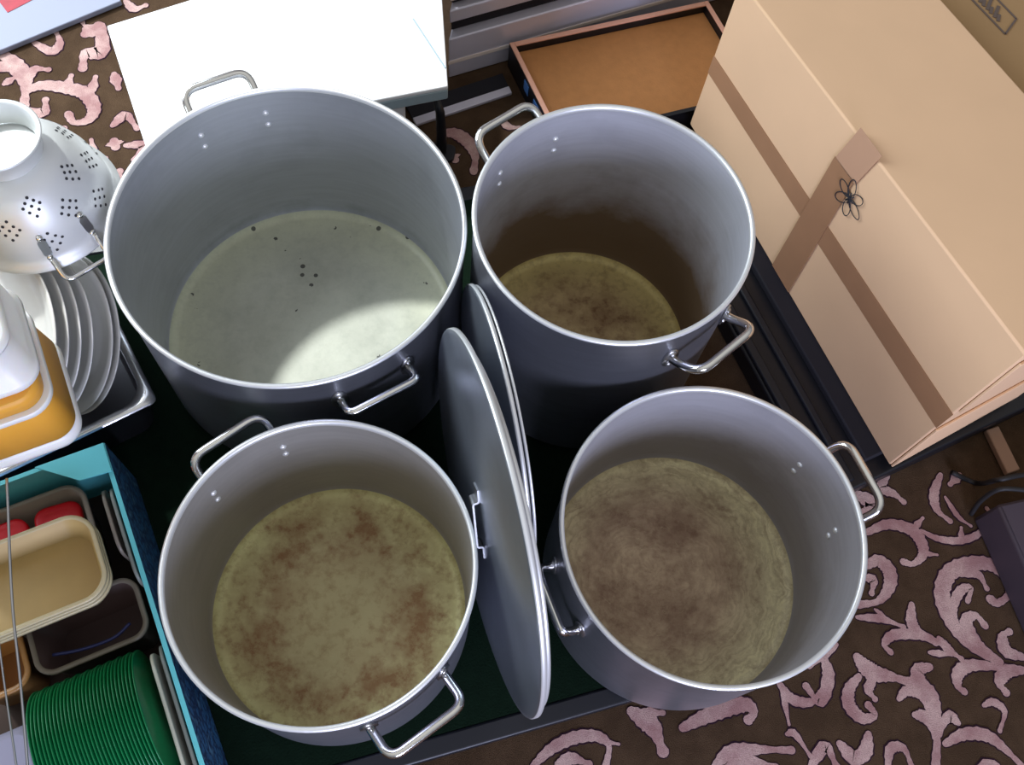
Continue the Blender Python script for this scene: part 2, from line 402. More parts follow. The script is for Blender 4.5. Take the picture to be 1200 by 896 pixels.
# the scrolls of the carpet, measured in the crops of the photograph: (scale, x offset, y offset)
S_R = (2.6675, 800, 560); S_L = (2.987, 0, 0); S_B = (3.0, 380, 780); S_M = (6.0, 440, 60)
SC = [
 (S_R, [(990,575),(900,520),(840,450),(810,370),(830,300),(890,270),(960,270),(1010,310),(1020,360),(985,390),(960,378)], 42),
 (S_R, [(850,460),(845,400),(870,350),(900,345),(890,385)], 26), (S_R, [(860,300),(920,300),(950,345)], 24),
 (S_R, [(985,570),(920,520),(885,450),(915,430),(945,462)], 34),
 (S_R, [(575,170),(640,145),(710,160),(745,200),(750,240),(720,268),(690,262)], 34), (S_R, [(720,160),(750,125)], 18),
 (S_R, [(745,165),(800,190),(870,195),(930,170),(965,120),(950,95)], 20), (S_R, [(750,235),(795,240)], 14), (S_R, [(870,195),(870,155)], 16),
 (S_R, [(575,275),(610,258),(645,290),(645,340),(610,385),(550,395)], 38), (S_R, [(565,310),(595,320),(590,360)], 26),
 (S_R, [(545,435),(620,440),(690,465)], 22), (S_R, [(600,410),(640,440)], 12),
 (S_R, [(715,395),(715,450),(740,485),(790,515)], 30), (S_R, [(800,515),(740,490),(660,490),(630,520),(650,545)], 28),
 (S_R, [(800,500),(830,535),(870,565)], 24), (S_R, [(770,545),(840,552)], 18),
 (S_R, [(1065,600),(1010,605),(990,640),(1010,670)], 34), (S_R, [(990,590),(900,585),(860,610),(860,650),(880,668)], 32), (S_R, [(1065,560),(1010,540),(1000,495),(1020,480)], 32),
 (S_R, [(545,560),(570,590),(600,610),(650,620),(715,640)], 46), (S_R, [(600,620),(580,660),(600,690)], 26), (S_R, [(550,620),(520,660),(520,710),(560,750),(600,740),(580,710)], 34),
 (S_R, [(770,590),(735,600),(740,640),(775,680),(790,740),(795,800),(790,896)], 40), (S_R, [(675,690),(700,665),(740,680),(770,730)], 26), (S_R, [(725,740),(760,750),(790,810)], 32), (S_R, [(860,765),(830,745),(800,800)], 28),
 (S_R, [(820,830),(880,800),(950,805),(1010,850),(1080,920)], 32), (S_R, [(940,710),(970,700),(1005,730),(990,790)], 20),
 (S_R, [(0,780),(70,745),(140,718),(200,708),(222,735),(205,755)], 44),
 (S_R, [(100,900),(150,855),(230,848),(340,850)], 36), (S_R, [(120,920),(200,885),(290,905)], 36),
 (S_R, [(440,560),(455,620),(430,700),(385,650)], 34), (S_R, [(300,640),(340,690),(400,700),(430,670)], 28), (S_R, [(310,660),(332,770)], 16), (S_R, [(325,800),(350,800),(400,870)], 20), (S_R, [(480,520),(395,590)], 24),
 (S_R, [(400,900),(445,840),(480,900)], 32), (S_R, [(490,830),(540,875),(580,810)], 36), (S_R, [(580,800),(570,860),(540,900)], 34), (S_R, [(640,900),(650,845),(690,845),(715,900)], 26),
 (S_R, [(640,-10),(620,30),(660,50),(690,75)], 28), (S_R, [(540,50),(590,80),(560,110)], 42), (S_R, [(805,-10),(785,50),(795,100),(835,135)], 26), (S_R, [(820,60),(860,120),(900,150)], 14), (S_R, [(865,-10),(835,20)], 26),
 (S_R, [(1110,300),(1160,340),(1180,420),(1120,470)], 36), (S_R, [(1110,700),(1150,650),(1220,660)], 34), (S_R, [(905,960),(960,900),(1040,960)], 36),
 (S_B, [(735,350),(800,290),(880,252),(960,247),(1000,280),(990,350)], 34), (S_B, [(960,262),(1035,275)], 16), (S_B, [(820,345),(870,325),(930,345)], 34), (S_B, [(1080,160),(1150,210),(1190,300)], 54), (S_B, [(1110,165),(1190,165)], 30), (S_B, [(560,400),(640,420),(700,400)], 40),
 (S_L, [(10,190),(60,235),(90,290),(85,370)], 44), (S_L, [(-10,225),(50,250)], 32), (S_L, [(90,320),(150,300),(240,310),(300,330),(330,380),(310,420),(260,430),(240,400)], 38),
 (S_L, [(100,285),(120,245),(170,245)], 26), (S_L, [(230,315),(250,265)], 26), (S_L, [(320,325),(335,270)], 26), (S_L, [(50,385),(150,395),(160,350)], 30), (S_L, [(15,295),(55,270)], 22),
 (S_L, [(120,150),(180,180),(210,150),(190,100)], 26), (S_L, [(300,120),(345,90)], 50), (S_L, [(355,90),(355,180),(300,190),(290,240)], 40),
 (S_L, [(180,520),(230,490),(225,450)], 28), (S_L, [(270,560),(370,555)], 28), (S_L, [(330,550),(320,490)], 22), (S_L, [(400,260),(415,310)], 30), (S_L, [(395,440),(440,405),(480,450)], 28),
 (S_L, [(400,495),(405,515)], 46), (S_L, [(440,510),(500,510),(470,560)], 26), (S_L, [(400,650),(420,600)], 38), (S_L, [(440,5),(470,32),(510,20)], 24), (S_L, [(280,60),(300,100)], 12),
 (S_M, [(470,580),(560,580),(650,640),(700,740),(690,850)], 80), (S_M, [(540,735),(560,765)], 90), (S_M, [(880,470),(930,530),(1010,540)], 50),
]
room = []
for (s, ox, oy), pts, w in SC:
    P = [at(ox + x / s, oy + y / s, FZ) for x, y in pts]
    d = (P[0] - EYE).length
    room.append((P, w / s * d / CAM_F * (1.08 if s == S_R[0] else 1.2), s == S_R[0]))
for P, w, _ in room: ribbon(P, w)
# the pattern repeats over the rest of the carpet
for dx, dy in ((.62, -.02), (1.22, .3), (.1, -.62), (.75, -.62), (-.55, -.6), (.68, .62), (-1.2, -.5), (-1.15, .15), (-.3, 1.1), (.25, 1.15), (-.95, .85)):
    for P, w, isr in room:
        if not isr: continue
        Q = [p + Vector((dx, dy, 0)) for p in P]; u_, v_ = proj(sum(Q, Vector()) / len(Q))
        if -20 < u_ < 1230 and -20 < v_ < 930: continue
        ribbon(Q, w)
floor = fl.build('floor', [M['carpet'], M['carpet_pink'], M['carpet_edge']]); tag(floor, None, None, kind='structure')

# unseen wall added to shape the sun patch, with a big window opening
SUNH = Vector((.785, -.620, 0)); SIDE = Vector((.620, .785, 0))
wall_m = mat('cream_wall_paint', (.62, .58, .52, 1), .9)
TW = -2.25
def wallbox(mb, s0, s1, z0, z1, th=.12):
    a = SUNH * TW + SIDE * s0; b_ = SUNH * TW + SIDE * s1; c = b_ - SUNH * th; d = a - SUNH * th
    mb.prism([a, b_, c, d], z0, z1)
COT = .784
ZT = (-.36 - TW) / COT
w_ = MB(); wallbox(w_, .90, 3.0, FZ, 5.2); wallbox(w_, -2.6, -1.3, FZ, 5.2); wallbox(w_, -1.3, .90, ZT, 5.2); wallbox(w_, -1.3, .90, FZ, .25)
tag(w_.build('sun_shaping_wall', wall_m), None, None, kind='structure')
wf = MB()
for s0, s1, z0, z1 in ((.87, .90, .25, ZT), (-1.3, -1.26, .25, ZT), (-1.26, .87, .25, .29)):
    wallbox(wf, s0, s1, z0, z1, .10)
tag(wf.build('window_1', M['white']), None, None, kind='structure')

# ------------------------------------------------------------------ low boards that carry the pots and the carton
a24 = R(24); D1 = Vector((math.cos(a24), math.sin(a24), 0)); D2 = Vector((-math.sin(a24), math.cos(a24), 0))
P0 = Vector((-.052, .062, 0))
bd = empty('low_board', P0, 0, 'low black edged board topped with dark green baize under the pots', 'board')
c00, c10 = D1 * -.78, D1 * .525; c11, c01 = D1 * .57 + D2 * .880, D1 * -.78 + D2 * .945
RW = .028
i00, i10, i11, i01 = c00 + (D1 + D2) * RW, c10 + (-D1 + D2) * RW, c11 - (D1 + D2) * RW, c01 + (D1 - D2) * RW
MB().prism([i00, i10, i11, i01], FZ + .004, -.0015).build('baize_top', M['baize'], bd)
for p in ((c00, c10, i10, i00), (c10, c11, i11, i10), (c11, c01, i01, i11), (c01, c00, i00, i01)):
    MB().prism(list(p), FZ + .0012, -.0005).build('edge_strip', M['board_rim'], bd, bevel=.004)

# ------------------------------------------------------------------ stock pots
POTS = dict(TL=(-.3235, .674, .2318, .3086), TR=(.095, .724, .1794, .3738), BL=(-.187, .249, .1823, .2648), BR=(.274, .373, .1886, .2628))

def make_handle(pot, ang, rad, z, w=.104, out=.047, lift=.006, tr=.0058):
    """bail of bent rod on two riveted lugs; local to the pot"""
    a = R(ang); n = Vector((math.cos(a), math.sin(a), 0)); t = Vector((-n.y, n.x, 0))
    def on(sgn, dr, dz=0):
        th = math.asin((w / 2) / rad) * sgn
        base = Vector((math.cos(a + th), math.sin(a + th), 0)) * rad
        return base + n * dr + Vector((0, 0, z + dz))
    pts = rounded([on(-1, -.001, -.008), on(-1, .012, -.004), on(-1, out, lift), on(1, out, lift), on(1, .012, -.004), on(1, -.001, -.008)], .022)
    h = MB().tube(pts, tr, 14).build('handle', M['steel'], pot)
    for sg in (-1, 1):
        th = a + math.asin((w / 2) / rad) * sg; nn = Vector((math.cos(th), math.sin(th), 0)); tt = Vector((-nn.y, nn.x, 0))
        # lug: oval plate lying against the pot
        mb = MB(); ring0 = []; ring1 = []
        for k in range(24):
            q = 2 * math.pi * k / 24; lx, lz = .011 * math.cos(q), .023 * math.sin(q)
            tq = th + lx / rad
            e = Vector((math.cos(tq), math.sin(tq), 0))
            ring0.append(e * (rad + .0003) + Vector((0, 0, z - .008 + lz))); ring1.append(e * (rad + .0035) * 1.0 + Vector((0, 0, z - .008 + lz * .86)))
        mb.add(ring0 + ring1, [tuple(range(24))[::-1], tuple(range(24, 48))] + [(k, (k + 1) % 24, 24 + (k + 1) % 24, 24 + k) for k in range(24)], 0, True)
        mb.build('lug', M['steel_dull'], h)
        for dz in (-.021, .004):
            for side in (-1, 1):        # outer head and inner head of the rivet
                rr = rad + (.0035 if side > 0 else -.0036)
                mat_ = frame(nn * rr + Vector((0, 0, z + dz)), nn * side)
                rm = MB(); rm.lathe([(.0045, -.0006), (.0043, .001), (.0028, .0024), (0, .0029)], 14)
                rm.build('rivet', M['steel_dull'] if side > 0 else M['alu_rim'], h, matrix=mat_)
    return h

def make_pot(key, name, label, inner, floor_m, handles, hz, w=.104):
    x, y, r, H = POTS[key]; t = .0036
    pot = empty(name, (x, y, 0), 0, label, 'pot')
    prof = [(0, .0006), (r - .016, .0006), (r - .006, .003), (r - .0008, .010), (r, .02), (r, H - .010), (r + .0012, H - .006), (r + .003, H - .003), (r + .0028, H), (r - .001, H + .0014), (r - t, H - .0008), (r - t, H - .006)]
    mis = [0] * 5 + [0] + [2] * 5
    prof2 = [(r - t, H * k) for k in (.8, .6, .4, .2)] + [(r - t, .026), (r - t - .003, .014), (r - t - .010, .008), (r - t - .017, .0064)]
    prof += prof2; mis += [1] * 6 + [3] * 2
    fl_r = [(r - t - .017) * k for k in (.8, .6, .4, .2, 0)]
    prof += [(q, .006) for q in fl_r]; mis += [3] * 5
    MB().lathe(prof, 128, mis=mis).build('body', [M['alu_out'], inner, M['alu_rim'], floor_m], pot)
    for h in handles: make_handle(pot, h[0], r, H - h[1], h[4] if len(h) > 4 else w, h[2], h[3] if len(h) > 3 else .006)
    return pot

in_TL = alu_wall('aluminium_inside_large', (.48, .50, .55, 1), .42, .65, stain=(srgb(118, 122, 116), .035, .04, .5), off=1.1)
in_TR = alu_wall('aluminium_inside_tall', (.64, .65, .70, 1), .44, .5, stain=(srgb(112, 86, 52), .245, .12, .95), off=2.3)
in_BL = alu_wall('aluminium_inside_left', (.44, .43, .41, 1), .46, .6, stain=(srgb(128, 112, 92), .20, .2, .35), off=3.7)
in_BR = alu_wall('aluminium_inside_right', (.54, .54, .58, 1), .46, .5, stain=(srgb(112, 98, 74), .17, .08, .55), off=5.1)
fl_TL = pot_floor('floor_large', srgb(206, 208, 178), srgb(190, 192, 176), srgb(150, 152, 138), .228, ring=.5, ringw=.5, amount=.5, specks=.9, seed=.3, metal=.08, rough=.42)
fl_TR = pot_floor('floor_tall', srgb(226, 206, 132), srgb(206, 178, 128), srgb(110, 66, 40), .176, ring=.45, ringw=.5, amount=.85, seed=1.3, metal=.2)
fl_BL = pot_floor('floor_left', srgb(228, 222, 158), srgb(200, 186, 140), srgb(140, 92, 54), .178, ring=.66, ringw=.42, amount=.98, seed=2.9, metal=.2)
fl_BR = pot_floor('floor_right', srgb(238, 226, 176), srgb(192, 164, 132), srgb(112, 70, 50), .184, ring=.40, ringw=.55, amount=.85, swirl=.40, seed=4.2, metal=.2, centre=(-.02, 0))

make_pot('TL', 'stock_pot', 'largest wide aluminium stock pot with clean silvery inside and two side handles', in_TL, fl_TL, ((-50, .056, .031), (126, .050, .060, .028)), 0, .098)
make_pot('TR', 'stock_pot', 'tall narrow aluminium stock pot stained brown inside, next to cardboard carton', in_TR, fl_TR, ((-41, .058, .046, .022), (137, .058, .055, .024)), 0, .100)
make_pot('BL', 'stock_pot', 'shallow aluminium stock pot with yellowed floor beside the blue box of plastic tubs', in_BL, fl_BL, ((-45, .058, .047), (137, .056, .044, .024)), 0)
make_pot('BR', 'stock_pot', 'scratched brown bottomed aluminium stock pot overhanging the board onto the carpet', in_BR, fl_BR, ((30.5, .078, .056, .040), (-150.5, .086, .028, .014, .086)), 0, .100)

# ------------------------------------------------------------------ lids standing on edge between the pots
def make_lid(label, c, az, tilt, rad, handle=None, skirt=.012, dish=.004, group=None):
    n = Vector((math.cos(tilt) * math.cos(az), math.cos(tilt) * math.sin(az), math.sin(tilt)))
    e = empty('pot_lid', c, 0, label, 'lid', group)
    e.matrix_world = frame(Vector(c), n)
    sk = min(skirt, .012); prof = [(0, dish), (rad * .5, dish), (rad * .84, dish * .8), (rad * .87, dish * .2), (rad - .006, 0), (rad - .001, -.001), (rad, -.0025), (rad, -skirt), (rad - .002, -skirt - .0006), (rad - .0025, -.0035),
            (rad - .008, -.0022), (rad * .86, -.002), (rad * .83, dish * .8 - .0025), (0, dish - .0025)]
    mis = [0] * 5 + [1] * 4 + [0] * 4
    MB().lathe(prof, 128, mis=mis).build('disc', [M['lid_alu'], M['alu_rim']], e)
    if handle:
        L, ang, out, wd = handle
        d = Vector((math.cos(ang), math.sin(ang), 0)); p = Vector((-d.y, d.x, 0))
        mb = MB(); path = rounded([d * (L / 2 + .018) + Vector((0, 0, dish + .001)), d * L / 2 + Vector((0, 0, dish + .001)), d * L / 2 + Vector((0, 0, dish + out)), d * -L / 2 + Vector((0, 0, dish + out)), d * -L / 2 + Vector((0, 0, dish + .001)), d * -(L / 2 + .018) + Vector((0, 0, dish + .001))], .007, 4)
        m_ = len(path); th = .0024; vs = []
        for i, q in enumerate(path):
            tq = (path[min(i + 1, m_ - 1)] - path[max(i - 1, 0)]).normalized(); nn = tq.cross(p).normalized()
            for sx, sn in ((-1, -1), (1, -1), (1, 1), (-1, 1)): vs.append(q + p * sx * wd / 2 + nn * sn * th / 2)
        fs = [(0, 1, 2, 3), tuple(4 * (m_ - 1) + k for k in (3, 2, 1, 0))]
        for i in range(m_ - 1):
            for k in range(4): fs.append((4 * i + k, 4 * i + (k + 1) % 4, 4 * i + 4 + (k + 1) % 4, 4 * i + 4 + k))
        mb.add(vs, fs, 0); hh = mb.build('handle', M['steel_dull'], e)
        hh['label'] = 'bright strap handle'
    return e

az1 = 3.548; n1 = Vector((math.cos(az1), math.sin(az1), 0))
c1 = Vector((-.008, .342, 0)) + n1 * .001
make_lid('large round aluminium lid on edge in front, strap handle facing the lower left pot', (c1.x, c1.y, .2415), az1, .050, .240, handle=(.066, R(128), .0085, .020), skirt=.007, dish=.0025)
c2 = c1 - n1 * .0095 + Vector((n1.y, -n1.x, 0)) * -.003
make_lid('large round aluminium lid tucked close behind the handled one', (c2.x, c2.y, .2295), az1, .050, .2275, skirt=.006)
az3 = 3.52; n3 = Vector((math.cos(az3), math.sin(az3), 0))
make_lid('smaller round aluminium lid on edge between the large lids and tall pot', (-.0180, .4818, .1952), az3, .010, .195, skirt=.006, dish=.003)
c4 = Vector((-.0180, .4818, 0)) - n3 * .0074
make_lid('rearmost round aluminium lid, leaning nearest the tall pot', (c4.x + .0005, c4.y - .001, .1942), az3, .010, .194, skirt=.004, dish=.003)

# ------------------------------------------------------------------ big carton on its own black base
bA, bB = at(1042, 545, .03), at(808, 145, .03)
bE = at(1200, 457, .03)
u1 = (bB - bA).normalized(); u2 = (bE - bA).normalized()
def carton(name, label, A, u1, L, u2, W, z0, zA, zB, m):
    """zA / zB: heights of the two ends of the long side"""
    e = empty(name, A, 0, label, 'box')
    P = [Vector((0, 0, 0)), u2 * W, u2 * W + u1 * L, u1 * L]
    P = [Vector((p.x, p.y, 0)) for p in P]
    T = [(P[0].x, P[0].y, zA), (P[1].x, P[1].y, zA), (P[2].x, P[2].y, zB), (P[3].x, P[3].y, zB)]
    MB().prism(P, 0, 0, top=T).build('body', m, e, bevel=.003)
    return e
Lbox = (bB - bA).length
zA, zB = .405 - .03, .355 - .03
big = carton('cardboard_carton', 'large plain cardboard carton with taped side and scribbled mark', bA, u1, Lbox, u2, .265, .03, zA + .01, zB, M['cardboard'])
nf = Vector((u1.y, -u1.x, 0)); nf = nf if nf.dot(-bA) > 0 else -nf       # outward normal of the long side
def on_front(px, py, off=.0006): return onplane(px, py, bA, nf) + nf * off - bA
def strip(name, quad, m, parent, th=.0005):
    mb = MB(); a = [q + nf * th for q in quad]
    mb.add(list(quad) + a, [(3, 2, 1, 0), (4, 5, 6, 7), (0, 1, 5, 4), (1, 2, 6, 5), (2, 3, 7, 6), (3, 0, 4, 7)])
    return mb.build(name, m, parent)
def fpt(s, z, off=.0006): return u1 * s + Vector((0, 0, z)) + nf * off
ztp = lambda s: zA + .01 + (zB - zA - .01) * s / Lbox
# long seam tape and the cross tape, pale where only one layer
def fq(name, pts, off, m, lab=None):
    q = [on_front(px, py, off) for px, py in pts]
    for v in q: v.z = max(v.z, .003)
    o = strip(name, q, m, big)
    if lab: o['label'] = lab
strip('tape', [fpt(-.0005, .157), fpt(Lbox - .001, .133), fpt(Lbox - .001, .172), fpt(-.0005, .206)], M['tape'], big)
fq('tape', [(979.6, 182.5), (1002, 212), (918, 352), (895, 328)], .0013, M['tape'])
fq('tape', [(1010, 149), (1034.6, 182.5), (1003, 216), (980, 184)], .0013, M['tape_clear'], 'paler tape patch')
# scribbled flower-like mark
mk = MB(); cc = on_front(997, 232); ez = Vector((0, 0, 1))
for k in range(6):
    a = R(60 * k + 14); pc = cc + (u1 * math.cos(a) + ez * math.sin(a)) * .017 + nf * .0020
    mk.tube([pc + (u1 * math.cos(a) + ez * math.sin(a)) * .012 * math.cos(q) * (1.1 + .2 * (k % 2)) + (u1 * -math.sin(a) + ez * math.cos(a)) * .008 * math.sin(q) for q in [2 * math.pi * j / 20 for j in range(20)]], .0007, 6, closed=True)
for k in range(4):
    a = R(40 * k); mk.tube([cc + nf * .002 + (u1 * math.cos(a) + ez * math.sin(a)) * s for s in (-.009, .002, .011)], .0010, 6)
mk.build('scribble', M['ink'], big)
# end flaps on the short side: two slots
ns = Vector((u2.y, -u2.x, 0)); ns = ns if ns.dot(u1) < 0 else -ns
fm = MB()
for z0_, z1_, l0, l1 in ((.0, .150, .002, .262), (.215, zA - .01, .002, .262)):
    q = [u2 * l0 + ez * z0_, u2 * l1 + ez * z0_, u2 * l1 + ez * z1_, u2 * l0 + ez * z1_]
    fm2 = MB(); a = [v + ns * .0045 for v in q]; q = [v + ns * .0006 for v in q]
    fm2.add(q + a, [(3, 2, 1, 0), (4, 5, 6, 7), (0, 1, 5, 4), (1, 2, 6, 5), (2, 3, 7, 6), (3, 0, 4, 7)])
    fm2.build('end_flap', M['cardboard'], big, bevel=.001)

# black base under the carton
g0 = at(1200, 480, 0); g1 = at(1002, 574, 0); dB = (g0 - g1).normalized()
nB = Vector((-dB.y, dB.x, 0))
base = empty('black_crate_base', (g1.x, g1.y, 0), 0, 'low black plastic base under the large cardboard carton', 'base')
gl = u1 * 1.0
o0 = Vector((0, 0, 0)) + dB * -.06
pl = [o0, o0 + dB * .75, o0 + dB * .75 + u1 * .66, o0 + u1 * .66]
MB().prism(pl, FZ + .0012, .014).build('slab', M['black'], base, bevel=.004)
def rib(s0, s1, z, nm='ridge'):
    MB().prism([o0 + dB * s0 + u1 * .012, o0 + dB * s1 + u1 * .012, o0 + dB * s1 + u1 * .65, o0 + dB * s0 + u1 * .65], .0145, z).build(nm, M['board_rim'], base, bevel=.003)
rib(.004, .020, .024); rib(.045, .058, .022)
sA = (bA - Vector((g1.x, g1.y, bA.z)) - o0)
MB().prism([o0 + dB * .085 + u1 * .03, o0 + dB * .60 + u1 * .03, o0 + dB * .60 + u1 * .64, o0 + dB * .085 + u1 * .64], .0145, .0292).build('deck', M['black_matt'], base, bevel=.003)

# second carton behind
f0 = at(1200, 97, .38); f1 = at(1117, 0, .38)
A2 = bA + u2 * .275 - Vector((0, 0, .03 - .0146 + .0154)) 
A2 = Vector((A2.x, A2.y, .0295)) + u1 * .08
b2 = carton('cardboard_carton', 'duller cardboard carton with a boxed print standing behind the large one', A2, u1, .66, u2, .32, .03, .30, .30, M['cardboard2'])
zt = .3297 + .0006
def tq(px, py): return at(px, py, zt) - A2
sm = MB()
qa, qb, qc = tq(1128, -12), tq(1178, 40), tq(1191, 22)
qd = qa + (qc - qb) ; th = .0016
def bar2(mb, p, q, w=.0016):
    d = (q - p).normalized(); nn = Vector((-d.y, d.x, 0)) * w; h = Vector((0, 0, .0005))
    v = [p - nn, q - nn, q + nn, p + nn]; mb.add(v + [a + h for a in v], [(3, 2, 1, 0), (4, 5, 6, 7), (0, 1, 5, 4), (1, 2, 6, 5), (2, 3, 7, 6), (3, 0, 4, 7)])
for p, q in ((qa, qb), (qb, qc), (qc, qd), (qd, qa)): bar2(sm, p, q)
dd = (qa - qb); wv = (qc - qb)
for k in range(9):
    s = .22 + k * .085; bar2(sm, qb + dd * s + wv * .2, qb + dd * (s + .05) + wv * (.5 + .3 * (k % 2)), .0028)
sm.build('printed_label', M['ink_soft'], b2)

# ------------------------------------------------------------------ upper middle: brown lined tray, grey shelf unit
TZ = .030
tq0, tq1 = at(597, 50, TZ), at(832, 0, TZ); tf = at(656, 168, TZ)
ux = (tq1 - tq0).normalized(); uy = Vector((ux.y, -ux.x, 0)); Lt = (tq1 - tq0).length - .004; Wt = (tf - tq0).dot(uy)
uy = (tf - tq0).normalized(); Wt = (tf - tq0).length * .975
tr = empty('lined_tray', (tq0.x, tq0.y, FZ), 0, 'shallow black box lined with brown hardboard between tall pot and grey shelves', 'tray')
Z0 = TZ - FZ
q4 = lambda a0, a1, b0, b1: [ux * a0 + uy * b0, ux * a1 + uy * b0, ux * a1 + uy * b1, ux * a0 + uy * b1]
ob = MB()
for a0, a1, b0, b1 in ((0, .008, 0, Wt), (Lt - .008, Lt, 0, Wt), (.008, Lt - .008, 0, .008), (.008, Lt - .008, Wt - .008, Wt)):
    ob.prism(q4(a0, a1, b0, b1), .0012, Z0 - .004)
ob.prism(q4(.008, Lt - .008, .008, Wt - .008), .0012, .014)
ob.build('case', M['black'], tr)
MB().prism(q4(.009, Lt - .009, .009, Wt - .009), .0145, Z0 - .020).build('lining', M['hardboard'], tr)
for a0, a1, b0, b1 in ((0, .009, 0, Wt), (Lt - .009, Lt, 0, Wt), (.009, Lt - .009, 0, .010)):
    MB().prism(q4(a0, a1, b0, b1), Z0 - .0035, Z0).build('rim', M['wood_rim'], tr, bevel=.001)
o_ = -.0012
for b0, b1, z0, z1 in ((.125, .170, .012, .045), (.080, .100, .025, .048)):
    MB().prism([ux * o_ + uy * b0, ux * -.0002 + uy * b0, ux * -.0002 + uy * b1, ux * o_ + uy * b1], z0, z1).build('label_patch', M['label_blue'], tr)

sA_, sB_ = at(523, 93, FZ), at(602, 70, FZ)
sx = (sB_ - sA_).normalized(); sy = Vector((-sx.y, sx.x, 0))
sh = empty('shelf_unit', sA_, 0, 'low grey metal shelf unit with dark gaps at the top edge', 'shelf')
def sbox(nm, z0, z1, y0, m, y1=.34, x1=1.15, bev=.003):
    lft = lambda y: sx * (.004 + y * .645) + sy * y        # the unit's left end runs straight back
    q = [lft(y0), sx * x1 + sy * y0, sx * x1 + sy * y1, lft(y1)]
    return MB().prism(q, z0, z1).build(nm, m, sh, bevel=bev)
sbox('shelf', .0012, .100, 0, M['grey_metal'])
sbox('trim_strip', .038, .047, -.0018, M['tan_line'], y1=-.0004)
sbox('gap_shade', .1005, .133, .018, M['black_matt'])  # black block stands in for the shaded gap between shelves
sbox('shelf', .1335, .163, .004, M['grey_metal'])
sbox('gap_shade', .1635, .180, .018, M['black_matt'])
sbox('top', .1805, .20, .006, M['tan_line'])
# black mat with a metal edge strip on the carpet in front of it
m0, m1 = at(488, 149, FZ), at(602, 111, FZ); mx_ = (m1 - m0).normalized(); my_ = Vector((-mx_.y, mx_.x, 0)); mL = (m1 - m0).length
mt_ = empty('door_mat', (m0.x, m0.y, FZ), 0, 'black mat with a pale metal edge strip in front of the grey shelf unit', 'mat')
cut = uy.normalized() * -1
mr = lambda y: mx_ * (mL - .004) + cut * (y / max(.2, cut.dot(my_)))
MB().prism([my_ * .017, mr(.017), mr(.050), my_ * .050], .0012, .006).build('pile', M['black_matt'], mt_)
MB().prism([my_ * 0, mr(0), mr(.0165), my_ * .0165], .0012, .008).build('edge_strip', M['grey_metal'], mt_, bevel=.001)

# white chest top, blown out in the sun
WZ = .185
wP = [at(170, 170, WZ), at(525, 101, WZ), at(512, -90, WZ), at(125, 30, WZ)]
w0 = wP[0]; wP = [p - w0 for p in wP]; wcen = sum(wP, Vector()) / 4
def inset(k): return [wcen + (p - wcen) * k for p in wP]
wc = empty('white_chest', (w0.x, w0.y, FZ), 0, 'low white flat topped chest in full sun behind the largest pot', 'chest')
MB().prism(inset(.72), .0012, WZ - FZ - .0305).build('body', M['white'], wc, bevel=.004)
MB().prism(inset(1), WZ - FZ - .030, WZ - FZ - .008).build('lid_edge', M['white_edge'], wc, bevel=.002)
MB().prism(inset(1), WZ - FZ - .0078, WZ - FZ).build('lid', M['white'], wc, bevel=.002)
sa, sb = at(484, 22, WZ) - w0, at(522, 80, WZ) - w0; sd = (sb - sa).normalized(); sn = Vector((-sd.y, sd.x, 0)) * .0015
MB().prism([sa - sn, sb - sn, sb + sn, sa + sn], WZ - FZ + .0002, WZ - FZ + .0010).build('seam', M['white_edge'], wc)

# printed leaflet box, top left
lz = FZ + .012
l0, l1 = at(10, 55, lz), at(125, 8, lz); lx = (l1 - l0).normalized(); ly = Vector((-lx.y, lx.x, 0))
le = empty('printed_box', (l0.x, l0.y, FZ), 0, 'flat pale box with a red picture at the top left corner', 'box')
LH = lz - FZ
MB().prism([lx * -.14, lx * .22, lx * .22 + ly * .30, lx * -.14 + ly * .30], .0012, LH).build('body', M['paper'], le, bevel=.002)
rd = [at(9, 15, lz), at(42, -2, lz), at(20, -60, lz), at(-25, -60, lz), at(-10, -10, lz)]
MB().prism([Vector((p.x - l0.x, p.y - l0.y, 0)) for p in rd], LH + .0002, LH + .0008).build('picture', M['paper_red'], le)

# black hook by the chest
hk = at(517, 160, .02)
he = empty('hook_lever', (hk.x, hk.y, FZ), 0, 'small black lever with shiny tip between the chest and the pots', 'lever')
mb = MB(); mb.tube([(0, 0, .0102), (0, .004, .05), (-.004, .012, .10), (-.012, .018, .125)], [.010, .009, .008, .006], 12); mb.build('lever', M['black'], he)
MB().prism([(x, y) for x, y in rrect(.05, .035, .01)], .0012, .010).build('foot', M['black'], he, bevel=.001)
MB().tube([(-.0125, .0185, .1255), (-.020, .021, .134)], [.0055, .0035], 10).build('tip', M['steel'], he)

